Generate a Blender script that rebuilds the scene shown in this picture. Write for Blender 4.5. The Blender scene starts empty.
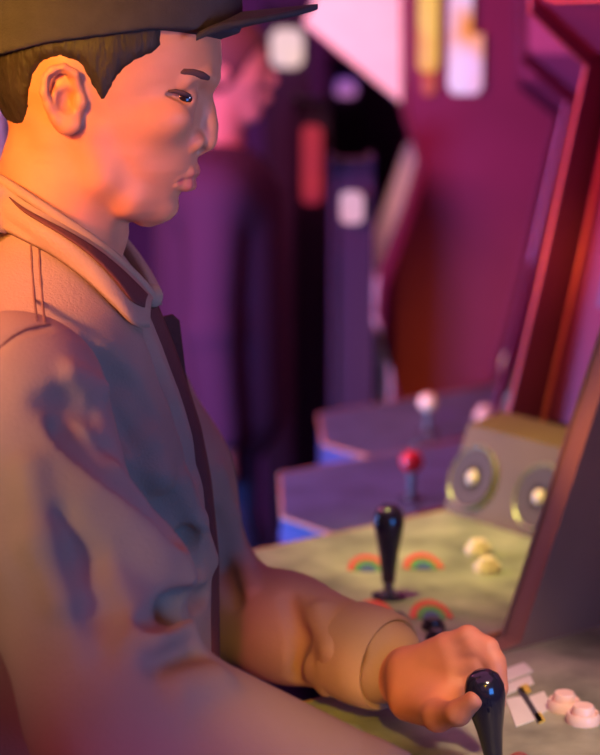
import bpy, bmesh, math, random
import numpy as np
from mathutils import Vector, Matrix

# ------------------------------------------------------------------ camera, world, light, exposure
S = bpy.context.scene
COL = S.collection
CAM = Vector((0.0, -1.5, 1.62))
PITCH = math.radians(-11.0)
FPX = 1800.0

cam_d = bpy.data.cameras.new('camera')
cam = bpy.data.objects.new('camera', cam_d)
COL.objects.link(cam)
cam.location = CAM
cam.rotation_euler = (math.radians(90) + PITCH, 0, 0)
cam_d.sensor_fit = 'HORIZONTAL'
cam_d.sensor_width = 36.0
cam_d.lens = FPX / 600.0 * 36.0
cam_d.clip_start = 0.05
cam_d.dof.use_dof = True
cam_d.dof.focus_distance = 1.45
cam_d.dof.aperture_fstop = 5.0
S.camera = cam

vs = S.view_settings
vs.view_transform = 'Standard'
vs.look = 'None'
vs.gamma = 1.0
vs.use_curve_mapping = False
vs.exposure = 0.0

W = bpy.data.worlds.new('arcade_gloom')
S.world = W
W.use_nodes = True
W.node_tree.nodes['Background'].inputs[0].default_value = (0.26, 0.13, 0.34, 1)
W.node_tree.nodes['Background'].inputs[1].default_value = 0.42


def spot(name, loc, tgt, color, energy, size, blend=0.8, radius=0.08):
    d = bpy.data.lights.new(name, 'SPOT')
    d.color = color
    d.energy = energy
    d.spot_size = math.radians(size)
    d.spot_blend = blend
    d.shadow_soft_size = radius
    o = bpy.data.objects.new(name, d)
    COL.objects.link(o)
    o.location = loc
    o.rotation_euler = (Vector(tgt) - Vector(loc)).to_track_quat('-Z', 'Y').to_euler()
    return o


def area(name, loc, tgt, color, energy, sx, sy):
    d = bpy.data.lights.new(name, 'AREA')
    d.shape = 'RECTANGLE'
    d.size = sx
    d.size_y = sy
    d.color = color
    d.energy = energy
    o = bpy.data.objects.new(name, d)
    COL.objects.link(o)
    o.location = loc
    o.rotation_euler = (Vector(tgt) - Vector(loc)).to_track_quat('-Z', 'Y').to_euler()
    return o


# unseen coloured lamps, put in to tint and lift the scene (yellow over the player's back, violet from the screens, magenta low, gold over the panels)
spot('yellow_ceiling_spot', (-0.75, -1.5, 2.15), (-0.27, -0.08, 1.64), (1.0, 0.50, 0.03), 430, 13, 1.0, 0.12)
spot('orange_key_spot', (-0.75, -1.7, 1.75), (-0.165, -0.07, 1.505), (1.0, 0.21, 0.09), 135, 10, 1.0, 0.12)
area('purple_overhead_fill', (-0.3, 0.3, 2.75), (-0.3, 0.3, 0.0), (0.62, 0.16, 0.44), 34, 3.5, 3.0)  # added overhead fill that lifts the dark areas
area('rose_rear_fill', (0.2, -2.4, 1.9), (0.2, 1.0, 1.2), (0.70, 0.26, 0.48), 4, 2.5, 1.2)  # added broad fill from behind the camera, no fixture
spot('screen_glow', (0.75, -0.45, 1.50), (-0.08, 0.0, 1.53), (0.56, 0.54, 1.0), 42, 16, 1.0, 0.15)
spot('orange_yoke_spot', (-1.2, -1.0, 2.1), (-0.19, -0.12, 1.44), (1.0, 0.36, 0.15), 300, 12, 1.0, 0.1)
spot('tan_sleeve_spot', (-1.4, -1.3, 1.8), (-0.20, -0.26, 1.33), (1.0, 0.76, 0.54), 85, 14, 1.0, 0.1)
spot('magenta_low_spot', (-0.35, -1.9, 0.9), (-0.08, -0.28, 1.08), (0.95, 0.05, 0.22), 80, 10, 1.0, 0.12)
area('blue_fill_light', (0.7, -0.9, 1.15), (-0.1, 0.0, 1.2), (0.05, 0.26, 0.9), 7, 0.4, 0.4)
spot('gold_panel_spot', (-0.15, 0.3, 2.4), (0.20, 0.62, 1.0), (1.0, 0.88, 0.22), 130, 25, 1.0, 0.1)
spot('gold_sleeve_fill', (0.15, -1.6, 2.0), (0.02, -0.05, 1.05), (1.0, 0.58, 0.01), 180, 8, 1.0, 0.08)  # added to turn the forearm golden
spot('rose_panel_spot', (0.5, -0.9, 2.2), (0.23, 0.0, 1.04), (1.0, 0.66, 0.46), 150, 14, 1.0, 0.1)
spot('crimson_row_spot', (-0.3, 0.3, 1.75), (0.62, 1.25, 1.50), (1.0, 0.08, 0.22), 48, 55, 1.0, 0.1)
spot('added_trim_spot', (-0.2, 0.3, 1.5), (0.40, 0.98, 1.30), (1.0, 0.36, 0.04), 60, 9, 1.0, 0.05)  # added so that the orange trim glints
area('violet_back_fill', (-0.9, 1.2, 1.9), (0.05, 2.2, 1.4), (0.82, 0.17, 0.38), 46, 0.6, 0.6)  # added fill for the machines and bystander at the back
spot('cream_cabinet_fill', (-0.5, 1.4, 2.3), (0.14, 2.6, 1.55), (1.0, 0.62, 0.46), 75, 22, 0.8, 0.1)  # added to lighten the cream side panel
area('blue_back_fill', (-0.75, 0.9, 1.05), (0.0, 2.0, 0.95), (0.16, 0.34, 1.0), 34, 0.4, 0.4)  # added to tint the background navy

# ------------------------------------------------------------------ helpers
random.seed(4)


def rayd(u, v):
    d = Vector(((u - 300.0) / FPX, (377.5 - v) / FPX, -1.0))
    return Matrix.Rotation(math.radians(90) + PITCH, 3, 'X') @ d


def at(u, v, y):
    """the place at depth y that lies along a line of sight"""
    d = rayd(u, v)
    t = (y - CAM.y) / d.y
    return CAM + d * t


def atz(u, v, z):
    d = rayd(u, v)
    t = (z - CAM.z) / d.z
    return CAM + d * t


def rgb(r, g, b):
    def f(c):
        c /= 255.0
        return c / 12.92 if c <= 0.04045 else ((c + 0.055) / 1.055) ** 2.4
    return (f(r), f(g), f(b), 1.0)


def mat(name, col, rough=0.6, metal=0.0, noise=0.0, scale=20.0, bump=0.0, bscale=200.0, coat=0.0,
        emit=None, estr=0.0, attr=None, stretch=None, spec=0.5, sss=0.0, col2=None):
    m = bpy.data.materials.new(name)
    m.use_nodes = True
    nt = m.node_tree
    b = nt.nodes['Principled BSDF']
    b.inputs['Base Color'].default_value = col
    b.inputs['Roughness'].default_value = rough
    b.inputs['Metallic'].default_value = metal
    b.inputs['Specular IOR Level'].default_value = spec
    b.inputs['Coat Weight'].default_value = coat
    if sss:
        b.inputs['Subsurface Weight'].default_value = sss
        b.inputs['Subsurface Radius'].default_value = (0.01, 0.004, 0.002)
        b.inputs['Subsurface Scale'].default_value = 0.5
    tc = nt.nodes.new('ShaderNodeTexCoord')
    co = tc.outputs['Object']
    if stretch:
        mp = nt.nodes.new('ShaderNodeMapping')
        mp.inputs['Scale'].default_value = stretch
        nt.links.new(co, mp.inputs['Vector'])
        co = mp.outputs['Vector']
    last = None
    if noise > 0 or col2 is not None:
        n = nt.nodes.new('ShaderNodeTexNoise')
        n.inputs['Scale'].default_value = scale
        n.inputs['Detail'].default_value = 5
        nt.links.new(co, n.inputs['Vector'])
        r = nt.nodes.new('ShaderNodeValToRGB')
        c1 = tuple(c * (1 - noise) for c in col[:3]) + (1,)
        c2 = col2 if col2 is not None else tuple(min(1, c * (1 + noise)) for c in col[:3]) + (1,)
        r.color_ramp.elements[0].position = 0.3
        r.color_ramp.elements[1].position = 0.7
        r.color_ramp.elements[0].color = c1
        r.color_ramp.elements[1].color = c2
        nt.links.new(n.outputs['Fac'], r.inputs['Fac'])
        last = r.outputs['Color']
    if attr:
        a = nt.nodes.new('ShaderNodeAttribute')
        a.attribute_name = attr[0]
        mx = nt.nodes.new('ShaderNodeMix')
        mx.data_type = 'RGBA'
        nt.links.new(a.outputs['Fac'], mx.inputs[0])
        if last is not None:
            nt.links.new(last, mx.inputs[6])
        else:
            mx.inputs[6].default_value = col
        mx.inputs[7].default_value = attr[1]
        last = mx.outputs[2]
    if last is not None:
        nt.links.new(last, b.inputs['Base Color'])
    if bump > 0:
        n2 = nt.nodes.new('ShaderNodeTexNoise')
        n2.inputs['Scale'].default_value = bscale
        n2.inputs['Detail'].default_value = 4
        nt.links.new(co, n2.inputs['Vector'])
        bp = nt.nodes.new('ShaderNodeBump')
        bp.inputs['Strength'].default_value = bump
        bp.inputs['Distance'].default_value = 0.004
        nt.links.new(n2.outputs['Fac'], bp.inputs['Height'])
        nt.links.new(bp.outputs['Normal'], b.inputs['Normal'])
    if emit:
        b.inputs['Emission Color'].default_value = emit
        b.inputs['Emission Strength'].default_value = estr
    return m


def screen_mat(name, ca, cb, strength, scale=6.0, stretch=(1, 1, 1)):
    """a lit tube or screen: two glowing colours mixed by noise"""
    m = bpy.data.materials.new(name)
    m.use_nodes = True
    nt = m.node_tree
    b = nt.nodes['Principled BSDF']
    b.inputs['Base Color'].default_value = (0.02, 0.02, 0.02, 1)
    tc = nt.nodes.new('ShaderNodeTexCoord')
    mp = nt.nodes.new('ShaderNodeMapping')
    mp.inputs['Scale'].default_value = stretch
    n = nt.nodes.new('ShaderNodeTexNoise')
    n.inputs['Scale'].default_value = scale
    r = nt.nodes.new('ShaderNodeValToRGB')
    r.color_ramp.elements[0].position = 0.38
    r.color_ramp.elements[1].position = 0.62
    r.color_ramp.elements[0].color = ca
    r.color_ramp.elements[1].color = cb
    nt.links.new(tc.outputs['Object'], mp.inputs['Vector'])
    nt.links.new(mp.outputs['Vector'], n.inputs['Vector'])
    nt.links.new(n.outputs['Fac'], r.inputs['Fac'])
    nt.links.new(r.outputs['Color'], b.inputs['Emission Color'])
    b.inputs['Emission Strength'].default_value = strength
    return m


def link(name, me, m=None, parent=None, smooth=True):
    if m is not None:
        me.materials.append(m)
    o = bpy.data.objects.new(name, me)
    COL.objects.link(o)
    if parent is not None:
        o.parent = parent
    if smooth:
        me.polygons.foreach_set('use_smooth', [True] * len(me.polygons))
    return o


def bm_obj(name, bm, m=None, parent=None, smooth=False, bevel=0.0, seg=2):
    if bevel > 0:
        bmesh.ops.remove_doubles(bm, verts=bm.verts, dist=1e-6)
        ed = [e for e in bm.edges if len(e.link_faces) == 2 and e.calc_face_angle(0) > 0.5]
        bmesh.ops.bevel(bm, geom=ed, offset=bevel, segments=seg, affect='EDGES', clamp_overlap=True)
    bmesh.ops.recalc_face_normals(bm, faces=bm.faces)
    me = bpy.data.meshes.new(name)
    bm.to_mesh(me)
    bm.free()
    o = link(name, me, m, parent, smooth)
    if bevel > 0 and not smooth:
        me.polygons.foreach_set('use_smooth', [True] * len(me.polygons))
        try:
            me.set_sharp_from_angle(angle=math.radians(35))
        except Exception:
            pass
    return o


def empty(name, loc, label=None, cat=None, group=None, rz=0.0):
    o = bpy.data.objects.new(name, None)
    COL.objects.link(o)
    o.location = loc
    o.rotation_euler = (0, 0, rz)
    o.empty_display_size = 0.05
    tag(o, label, cat, group)
    return o


def tag(o, label=None, cat=None, group=None, kind=None):
    if label:
        o['label'] = label
    if cat:
        o['category'] = cat
    if group:
        o['group'] = group
    if kind:
        o['kind'] = kind
    return o


def add_box(bm, lo, hi):
    v = [bm.verts.new((x, y, z)) for x in (lo[0], hi[0]) for y in (lo[1], hi[1]) for z in (lo[2], hi[2])]
    for f in ((0, 1, 3, 2), (4, 6, 7, 5), (0, 4, 5, 1), (2, 3, 7, 6), (0, 2, 6, 4), (1, 5, 7, 3)):
        bm.faces.new([v[i] for i in f])


def box(name, lo, hi, m, parent=None, bevel=0.0):
    bm = bmesh.new()
    add_box(bm, lo, hi)
    return bm_obj(name, bm, m, parent, bevel=bevel)


def add_prism(bm, pts, axis, a, b):
    """outline pts (two coordinates) carried from a to b along the axis"""
    def mk(p, t):
        if axis == 'y':
            return (p[0], t, p[1])
        if axis == 'x':
            return (t, p[0], p[1])
        return (p[0], p[1], t)
    v0 = [bm.verts.new(mk(p, a)) for p in pts]
    v1 = [bm.verts.new(mk(p, b)) for p in pts]
    n = len(pts)
    bm.faces.new(v0)
    bm.faces.new(v1[::-1])
    for i in range(n):
        bm.faces.new((v0[i], v0[(i + 1) % n], v1[(i + 1) % n], v1[i]))


def prism(name, pts, axis, a, b, m, parent=None, bevel=0.0):
    bm = bmesh.new()
    add_prism(bm, pts, axis, a, b)
    return bm_obj(name, bm, m, parent, bevel=bevel)


def add_lathe(bm, prof, origin=(0, 0, 0), axis=(0, 0, 1), n=32):
    """profile of (radius, height) turned about an axis"""
    q = Vector((0, 0, 1)).rotation_difference(Vector(axis).normalized())
    rings = []
    for r, h in prof:
        if r < 1e-6:
            rings.append([bm.verts.new(q @ Vector((0, 0, h)) + Vector(origin))])
        else:
            rings.append([bm.verts.new(q @ Vector((r * math.cos(2 * math.pi * i / n), r * math.sin(2 * math.pi * i / n), h)) + Vector(origin)) for i in range(n)])
    for a, b in zip(rings, rings[1:]):
        for i in range(n):
            j = (i + 1) % n
            if len(a) == 1 and len(b) == 1:
                continue
            if len(a) == 1:
                bm.faces.new((a[0], b[j], b[i]))
            elif len(b) == 1:
                bm.faces.new((a[i], a[j], b[0]))
            else:
                bm.faces.new((a[i], a[j], b[j], b[i]))
    if len(rings[0]) > 1:
        bm.faces.new(rings[0][::-1])
    if len(rings[-1]) > 1:
        bm.faces.new(rings[-1])


def lathe(name, prof, m, parent=None, origin=(0, 0, 0), axis=(0, 0, 1), n=32):
    bm = bmesh.new()
    add_lathe(bm, prof, origin, axis, n)
    o = bm_obj(name, bm, m, parent, smooth=True)
    try:
        o.data.set_sharp_from_angle(angle=math.radians(50))
    except Exception:
        pass
    return o


def add_tube(bm, pts, r, n=10, closed=False):
    pts = [Vector(p) for p in pts]
    rings = []
    N = len(pts)
    up = Vector((0.13, 0.31, 0.94))
    for i, p in enumerate(pts):
        if closed:
            t = pts[(i + 1) % N] - pts[i - 1]
        else:
            t = pts[min(i + 1, N - 1)] - pts[max(i - 1, 0)]
        t.normalize()
        a = t.cross(up).normalized()
        b = t.cross(a)
        rr = r[i] if isinstance(r, (list, tuple)) else r
        rings.append([bm.verts.new(p + (a * math.cos(2 * math.pi * k / n) + b * math.sin(2 * math.pi * k / n)) * rr) for k in range(n)])
    for i in range(N if closed else N - 1):
        A, B = rings[i], rings[(i + 1) % N]
        for k in range(n):
            bm.faces.new((A[k], A[(k + 1) % n], B[(k + 1) % n], B[k]))
    if not closed:
        bm.faces.new(rings[0])
        bm.faces.new(rings[-1][::-1])


def tube(name, pts, r, m, parent=None, n=10):
    bm = bmesh.new()
    add_tube(bm, pts, r, n)
    return bm_obj(name, bm, m, parent, smooth=True)


# ------------------------------------------------------------------ sculpting: signed fields meshed by surface nets
class Field:
    def __init__(self, lo, hi, h, axes=None):
        self.h = h
        if axes is None:
            axes = [np.arange(int(math.ceil((b - a) / h)) + 1) * h + a for a, b in zip(lo, hi)]
        self.ax = [np.array(a, float) for a in axes]
        self.lo = np.array([a[0] for a in self.ax])
        self.hi = np.array([a[-1] for a in self.ax])
        self.n = np.array([len(a) for a in self.ax])
        self.F = np.full(self.n, 0.2, np.float32)

    def sub(self, lo, hi):
        a = [int(np.clip(np.searchsorted(self.ax[k], lo[k]) - 1, 0, self.n[k])) for k in range(3)]
        b = [int(np.clip(np.searchsorted(self.ax[k], hi[k]) + 1, 0, self.n[k])) for k in range(3)]
        sl = tuple(slice(i, j) for i, j in zip(a, b))
        g = [self.ax[k][a[k]:b[k]].astype(np.float32) for k in range(3)]
        return sl, g[0][:, None, None], g[1][None, :, None], g[2][None, None, :]

    def combine(self, sl, d, k, op):
        f = self.F[sl]
        if f.size == 0:
            return
        if op == 'add':
            h = np.clip(0.5 + 0.5 * (f - d) / k, 0, 1)
            self.F[sl] = f * (1 - h) + d * h - k * h * (1 - h)
        else:
            h = np.clip(0.5 - 0.5 * (f + d) / k, 0, 1)
            self.F[sl] = f * (1 - h) - d * h + k * h * (1 - h)

    def cone(self, a, b, ra, rb, k=0.01, op='add', ys=1.0):
        a = np.array(a, float)
        b = np.array(b, float)
        R = max(ra, rb) / min(ys, 1.0) + 3 * k + 2 * self.h
        sl, X, Y, Z = self.sub(np.minimum(a, b) - R, np.maximum(a, b) + R)
        ab = b - a
        L = max(float(ab @ ab), 1e-12)
        t = np.clip(((X - a[0]) * ab[0] + (Y - a[1]) * ab[1] + (Z - a[2]) * ab[2]) / L, 0, 1)
        d = np.sqrt((X - a[0] - t * ab[0]) ** 2 + ((Y - a[1] - t * ab[1]) * ys) ** 2 + (Z - a[2] - t * ab[2]) ** 2) - (ra + (rb - ra) * t)
        self.combine(sl, d, k, op)

    def chain(self, pts, rs, k=0.01, op='add', ys=1.0):
        if not isinstance(rs, (list, tuple)):
            rs = [rs] * len(pts)
        for i in range(len(pts) - 1):
            self.cone(pts[i], pts[i + 1], rs[i], rs[i + 1], k, op, ys)

    def ball(self, c, r, k=0.01, op='add', rot=None):
        """ellipsoid with radii r"""
        c = np.array(c, float)
        r = np.array(r if hasattr(r, '__len__') else (r, r, r), float)
        R = r.max() + 3 * k + 2 * self.h
        sl, X, Y, Z = self.sub(c - R, c + R)
        X, Y, Z = X - c[0], Y - c[1], Z - c[2]
        if rot is not None:
            M = np.array(rot)
            X, Y, Z = (M[0, 0] * X + M[1, 0] * Y + M[2, 0] * Z, M[0, 1] * X + M[1, 1] * Y + M[2, 1] * Z, M[0, 2] * X + M[1, 2] * Y + M[2, 2] * Z)
        q = np.sqrt((X / r[0]) ** 2 + (Y / r[1]) ** 2 + (Z / r[2]) ** 2)
        self.combine(sl, ((q - 1) * r.min()).astype(np.float32), k, op)

    def value(self, p):
        i = np.array([min(max(int(np.searchsorted(self.ax[k], p[k])) - 1, 0), self.n[k] - 2) for k in range(3)])
        f = [min(max((p[k] - self.ax[k][i[k]]) / (self.ax[k][i[k] + 1] - self.ax[k][i[k]]), 0), 1) for k in range(3)]
        s = 0.0
        for dx in (0, 1):
            for dy in (0, 1):
                for dz in (0, 1):
                    w = (f[0] if dx else 1 - f[0]) * (f[1] if dy else 1 - f[1]) * (f[2] if dz else 1 - f[2])
                    s += w * self.F[i[0] + dx, i[1] + dy, i[2] + dz]
        return s

    def hit(self, u, v, y0=-0.6, y1=0.4):
        """where the line of sight meets the sculpted surface"""
        a, b = at(u, v, y0), at(u, v, y1)
        n = 500
        for i in range(n + 1):
            p = a.lerp(b, i / n)
            if any(p[k] < self.lo[k] or p[k] > self.hi[k] for k in range(3)):
                continue
            if self.value(p) < 0:
                return p
        return None

    def mesh(self, name):
        F, h = self.F, self.h
        Sg = F < 0
        n = np.array(F.shape)
        cnt = np.zeros(n - 1, np.int8)
        offs = [(x, y, z) for x in (0, 1) for y in (0, 1) for z in (0, 1)]
        for o in offs:
            cnt += Sg[o[0]:n[0] - 1 + o[0], o[1]:n[1] - 1 + o[1], o[2]:n[2] - 1 + o[2]]
        act = np.argwhere((cnt > 0) & (cnt < 8))
        idx = np.full(n - 1, -1, np.int32)
        idx[act[:, 0], act[:, 1], act[:, 2]] = np.arange(len(act))
        P = np.zeros((len(act), 3))
        C = np.zeros(len(act))
        val = {o: F[act[:, 0] + o[0], act[:, 1] + o[1], act[:, 2] + o[2]].astype(float) for o in offs}
        for o in offs:
            for ax in range(3):
                if o[ax] == 0:
                    o2 = list(o)
                    o2[ax] = 1
                    o2 = tuple(o2)
                    va, vb = val[o], val[o2]
                    m = (va < 0) != (vb < 0)
                    t = np.where(m, va / np.where(m, va - vb, 1), 0)
                    q = np.array(o, float)[None, :].repeat(len(act), 0)
                    q[:, ax] += t
                    P[m] += q[m]
                    C[m] += 1
        P = act + P / C[:, None]
        P = np.stack([np.interp(P[:, k], np.arange(self.n[k]), self.ax[k]) for k in range(3)], 1)
        faces = []
        for ax in range(3):
            b1, b2 = (ax + 1) % 3, (ax + 2) % 3
            s0 = [slice(None)] * 3
            s1 = [slice(None)] * 3
            s0[ax] = slice(0, n[ax] - 1)
            s1[ax] = slice(1, n[ax])
            A, B = Sg[tuple(s0)], Sg[tuple(s1)]
            e = np.argwhere(A != B)
            ok = (e[:, b1] > 0) & (e[:, b2] > 0) & (e[:, b1] < n[b1] - 1) & (e[:, b2] < n[b2] - 1)
            e = e[ok]
            if not len(e):
                continue
            ins = A[e[:, 0], e[:, 1], e[:, 2]]
            q = []
            for d1, d2 in ((-1, -1), (0, -1), (0, 0), (-1, 0)):
                c = e.copy()
                c[:, b1] += d1
                c[:, b2] += d2
                q.append(idx[c[:, 0], c[:, 1], c[:, 2]])
            q = np.stack(q, 1)
            q[~ins] = q[~ins][:, ::-1]
            faces.append(q)
        Q = np.concatenate(faces)
        Q = Q[(Q >= 0).all(1)]
        me = bpy.data.meshes.new(name)
        me.vertices.add(len(P))
        me.vertices.foreach_set('co', P.astype(np.float32).ravel())
        me.loops.add(len(Q) * 4)
        me.loops.foreach_set('vertex_index', Q.astype(np.int32).ravel())
        me.polygons.add(len(Q))
        me.polygons.foreach_set('loop_start', np.arange(0, len(Q) * 4, 4, dtype=np.int32))
        me.polygons.foreach_set('loop_total', np.full(len(Q), 4, np.int32))
        me.update(calc_edges=True)
        me.validate()
        return me, P


# ------------------------------------------------------------------ materials
M_wall = mat('plum_painted_wall', rgb(92, 44, 92), 0.8, noise=0.15, scale=3)
M_floor = mat('dark_arcade_carpet', rgb(52, 44, 76), 0.95, noise=0.4, scale=30)
M_ceil = mat('dark_ceiling_paint', rgb(50, 32, 58), 0.9)
M_cab = mat('dark_plum_laminate', rgb(108, 44, 74), 0.55, noise=0.12, scale=5, spec=0.3)
M_cabn = mat('navy_laminate', rgb(64, 70, 112), 0.6, noise=0.1, scale=5, spec=0.3)
M_part = mat('brown_black_laminate', rgb(128, 98, 78), 0.6, noise=0.1, scale=8, spec=0.3)
M_inner = mat('maroon_bezel_plastic', rgb(112, 42, 70), 0.6, spec=0.3)
M_panel = mat('worn_steel_panel', rgb(132, 140, 116), 0.45, metal=0.25, noise=0.35, scale=14, bump=0.15, bscale=60, col2=rgb(176, 182, 150))
M_speak = mat('speaker_board', rgb(98, 80, 40), 0.7, noise=0.15, scale=10)
M_cone = mat('speaker_cone_paper', rgb(70, 58, 34), 0.7)
M_ring = mat('speaker_ring_steel', rgb(150, 150, 120), 0.35, metal=0.6)
M_low = mat('dark_violet_laminate', rgb(54, 32, 54), 0.6, spec=0.2)
M_tower = mat('crimson_laminate', rgb(118, 40, 66), 0.6, noise=0.1, scale=5, spec=0.2)
M_bpanel = mat('blue_grey_panel', rgb(74, 84, 104), 0.5, noise=0.3, scale=14)
M_trimo = mat('orange_edge_trim', rgb(200, 92, 30), 0.4, spec=0.4)
M_trimm = mat('magenta_edge_trim', rgb(226, 96, 170), 0.35)
M_trimd = mat('dim_orange_trim', rgb(170, 70, 56), 0.4)
M_edge = mat('tan_panel_edging', rgb(176, 120, 84), 0.5)
M_blackb = mat('black_button_plastic', rgb(44, 40, 44), 0.3)
M_trimg = mat('lilac_edge_trim', rgb(170, 130, 170), 0.3)
M_black = mat('glossy_black_plastic', rgb(34, 32, 44), 0.18, coat=0.5)
M_steel = mat('shaft_steel', rgb(120, 116, 110), 0.3, metal=0.8)
M_cream = mat('cream_button_plastic', rgb(226, 208, 170), 0.3, noise=0.05)
M_pinkb = mat('worn_ivory_button_plastic', rgb(226, 196, 178), 0.3)
M_red = mat('red_ball_plastic', rgb(210, 40, 40), 0.25)
M_redd = mat('red_inlay', rgb(196, 70, 48), 0.4)
M_green = mat('green_inlay', rgb(74, 140, 66), 0.4)
M_blue = mat('blue_inlay', rgb(52, 80, 130), 0.4)
M_yel = mat('yellow_inlay', rgb(196, 170, 70), 0.4)
M_white = mat('white_sticker', rgb(206, 204, 192), 0.5, noise=0.08)
M_ink = mat('dark_sticker_ink', rgb(60, 60, 62), 0.5)
M_whitecab = mat('cream_white_laminate', rgb(240, 206, 190), 0.5, noise=0.04)
M_scr_k = screen_mat('monitor_glow', rgb(150, 60, 120), rgb(90, 60, 150), 0.5, 5)

# ------------------------------------------------------------------ setting
def struct(o):
    o['kind'] = 'structure'
    return o


struct(box('floor', (-3.2, -2.6, -0.1), (3.2, 4.4, 0.0), M_floor))
struct(box('ceiling', (-3.2, -2.6, 2.8), (3.2, 4.4, 2.9), M_ceil))
struct(box('wall_back', (-3.2, 4.2, 0.0), (3.2, 4.4, 2.8), M_wall))
struct(box('wall_left', (-3.3, -2.6, 0.0), (-3.1, 4.4, 2.8), M_wall))
struct(box('wall_right', (3.1, -2.6, 0.0), (3.3, 4.4, 2.8), M_wall))
struct(box('wall_front', (-3.2, -2.7, 0.0), (3.2, -2.5, 2.8), M_wall))

# ------------------------------------------------------------------ arcade cabinets
PZ = 1.0
ROT = math.atan2(0.6, 0.8)
LY, RY = 0.255, -0.176          # the cabinet's left and right sides, from the stick
PANEL = [(0.40, 0.238), (0.40, -0.159), (-0.165, -0.159), (-0.20, -0.12), (-0.20, 0.04), (-0.06, 0.238)]
SIDE_NEAR = [(0.06, 0.0), (0.06, 0.80), (0.04, 0.90), (0.04, 0.985), (0.245, 1.004), (0.376, 1.31), (0.52, 1.62), (0.46, 1.68), (0.44, 1.95), (0.80, 1.95), (0.80, 0.0)]
SIDE_FAR = [(0.06, 0.0), (0.06, 0.80), (0.04, 0.90), (0.04, 0.985), (0.385, 1.004), (0.47, 1.29), (0.545, 1.57), (0.44, 1.64), (0.42, 1.95), (0.80, 1.95), (0.80, 0.0)]


def polyline(pts, n=8):
    fine = []
    for a, b in zip(pts, pts[1:]):
        fine += [Vector(a).lerp(Vector(b), k / n) for k in range(n)]
    return fine + [Vector(pts[-1])]


def side_panel(t, y0, y1, m, mtrim, side, runs=(4, 5, 6, 7, 8)):
    o = prism('side_panel', side, 'y', y0, y1, m, t, bevel=0.002)
    if mtrim is not None:
        tube('edge_trim', polyline([(side[i][0], (y0 + y1) / 2, side[i][1]) for i in runs]), 0.0022, mtrim, o, n=8)
    return o


def joystick(t, tilt, m, ball=False):
    j = lathe('joystick', [(0.0, 0.0), (0.006, 0.0), (0.006, 0.045), (0.0, 0.045)], M_steel, None, n=16)
    lathe('dust_washer', [(0.0, 0.0), (0.019, 0.0), (0.019, 0.002), (0.012, 0.004), (0.0, 0.004)], M_black, j)
    if ball:
        pr = [(0.017 * math.sin(a), 0.058 - 0.017 * math.cos(a)) for a in np.linspace(0.25, math.pi, 14)]
        lathe('ball_top', [(0, pr[0][1])] + pr, m, j)
    else:
        pr = [(0.0, 0.018), (0.0075, 0.018), (0.0085, 0.03), (0.011, 0.05), (0.0145, 0.068), (0.0168, 0.082), (0.0165, 0.092), (0.0135, 0.1005), (0.008, 0.105), (0.0, 0.1065)]
        lathe('bat_top', pr, m, j)
    j.parent = t
    j.location = (0, 0, PZ)
    j.rotation_euler = tilt
    return j


def button(t, name, x, y, r, m, h=0.008):
    b = lathe(name, [(0, 0), (r, 0), (r * 1.02, h * 0.5), (r * 0.92, h * 0.8), (r * 0.8, h * 0.75), (r * 0.74, h * 0.62), (0, h * 0.55)], m, t, (x, y, PZ), n=28)
    lathe('plunger', [(0, h * 0.4), (r * 0.66, h * 0.4), (r * 0.66, h * 1.15), (r * 0.58, h * 1.35), (0, h * 1.3)], m, b, (x, y, PZ), n=28)
    return b


def rainbow(t, cx, cy, s=1.0):
    """three concentric half rings laid flat on the panel"""
    root = None
    for name, r0, r1, m in (('red_arc', .70, 1.0, M_redd), ('green_arc', .40, .70, M_green), ('blue_arc', .04, .40, M_blue)):
        n = 16
        ring = []
        for k, r in ((0, r1), (1, r0)):
            a = [math.radians(5 + 170 * i / n) for i in range(n + 1)]
            if k:
                a = a[::-1]
            for q in a:
                wx, wy = .0235 * s * r * math.cos(q), .066 * s * r * math.sin(q)
                ring.append((cx + wx * .8 + wy * .6, cy - wx * .6 + wy * .8))
        bm = bmesh.new()
        add_prism(bm, ring, 'z', PZ, PZ + 0.0012)
        if root is None:
            root = bm_obj('rainbow_inlay', bm, m, t)
        else:
            bm_obj(name, bm, m, root)


def speaker(t, x, y, z):
    """speaker set in the board above the panel"""
    n = Vector((-0.93, 0, 0.37)).normalized()
    c = Vector((x, y, z))
    s = lathe('speaker', [(0.0, 0.0), (0.042, 0.0), (0.0435, 0.003), (0.041, 0.006), (0.039, 0.004), (0.0, 0.003)], M_ring, t, c, n, 36)
    lathe('speaker_cone', [(0.039, 0.004), (0.037, 0.006), (0.018, 0.004), (0.0, 0.004)], M_cone, s, c, n, 36)
    lathe('dust_cap', [(0.010, 0.0045), (0.008, 0.007), (0.005, 0.0095), (0.0, 0.0105)], M_cream, s, c, n, 24)


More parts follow.
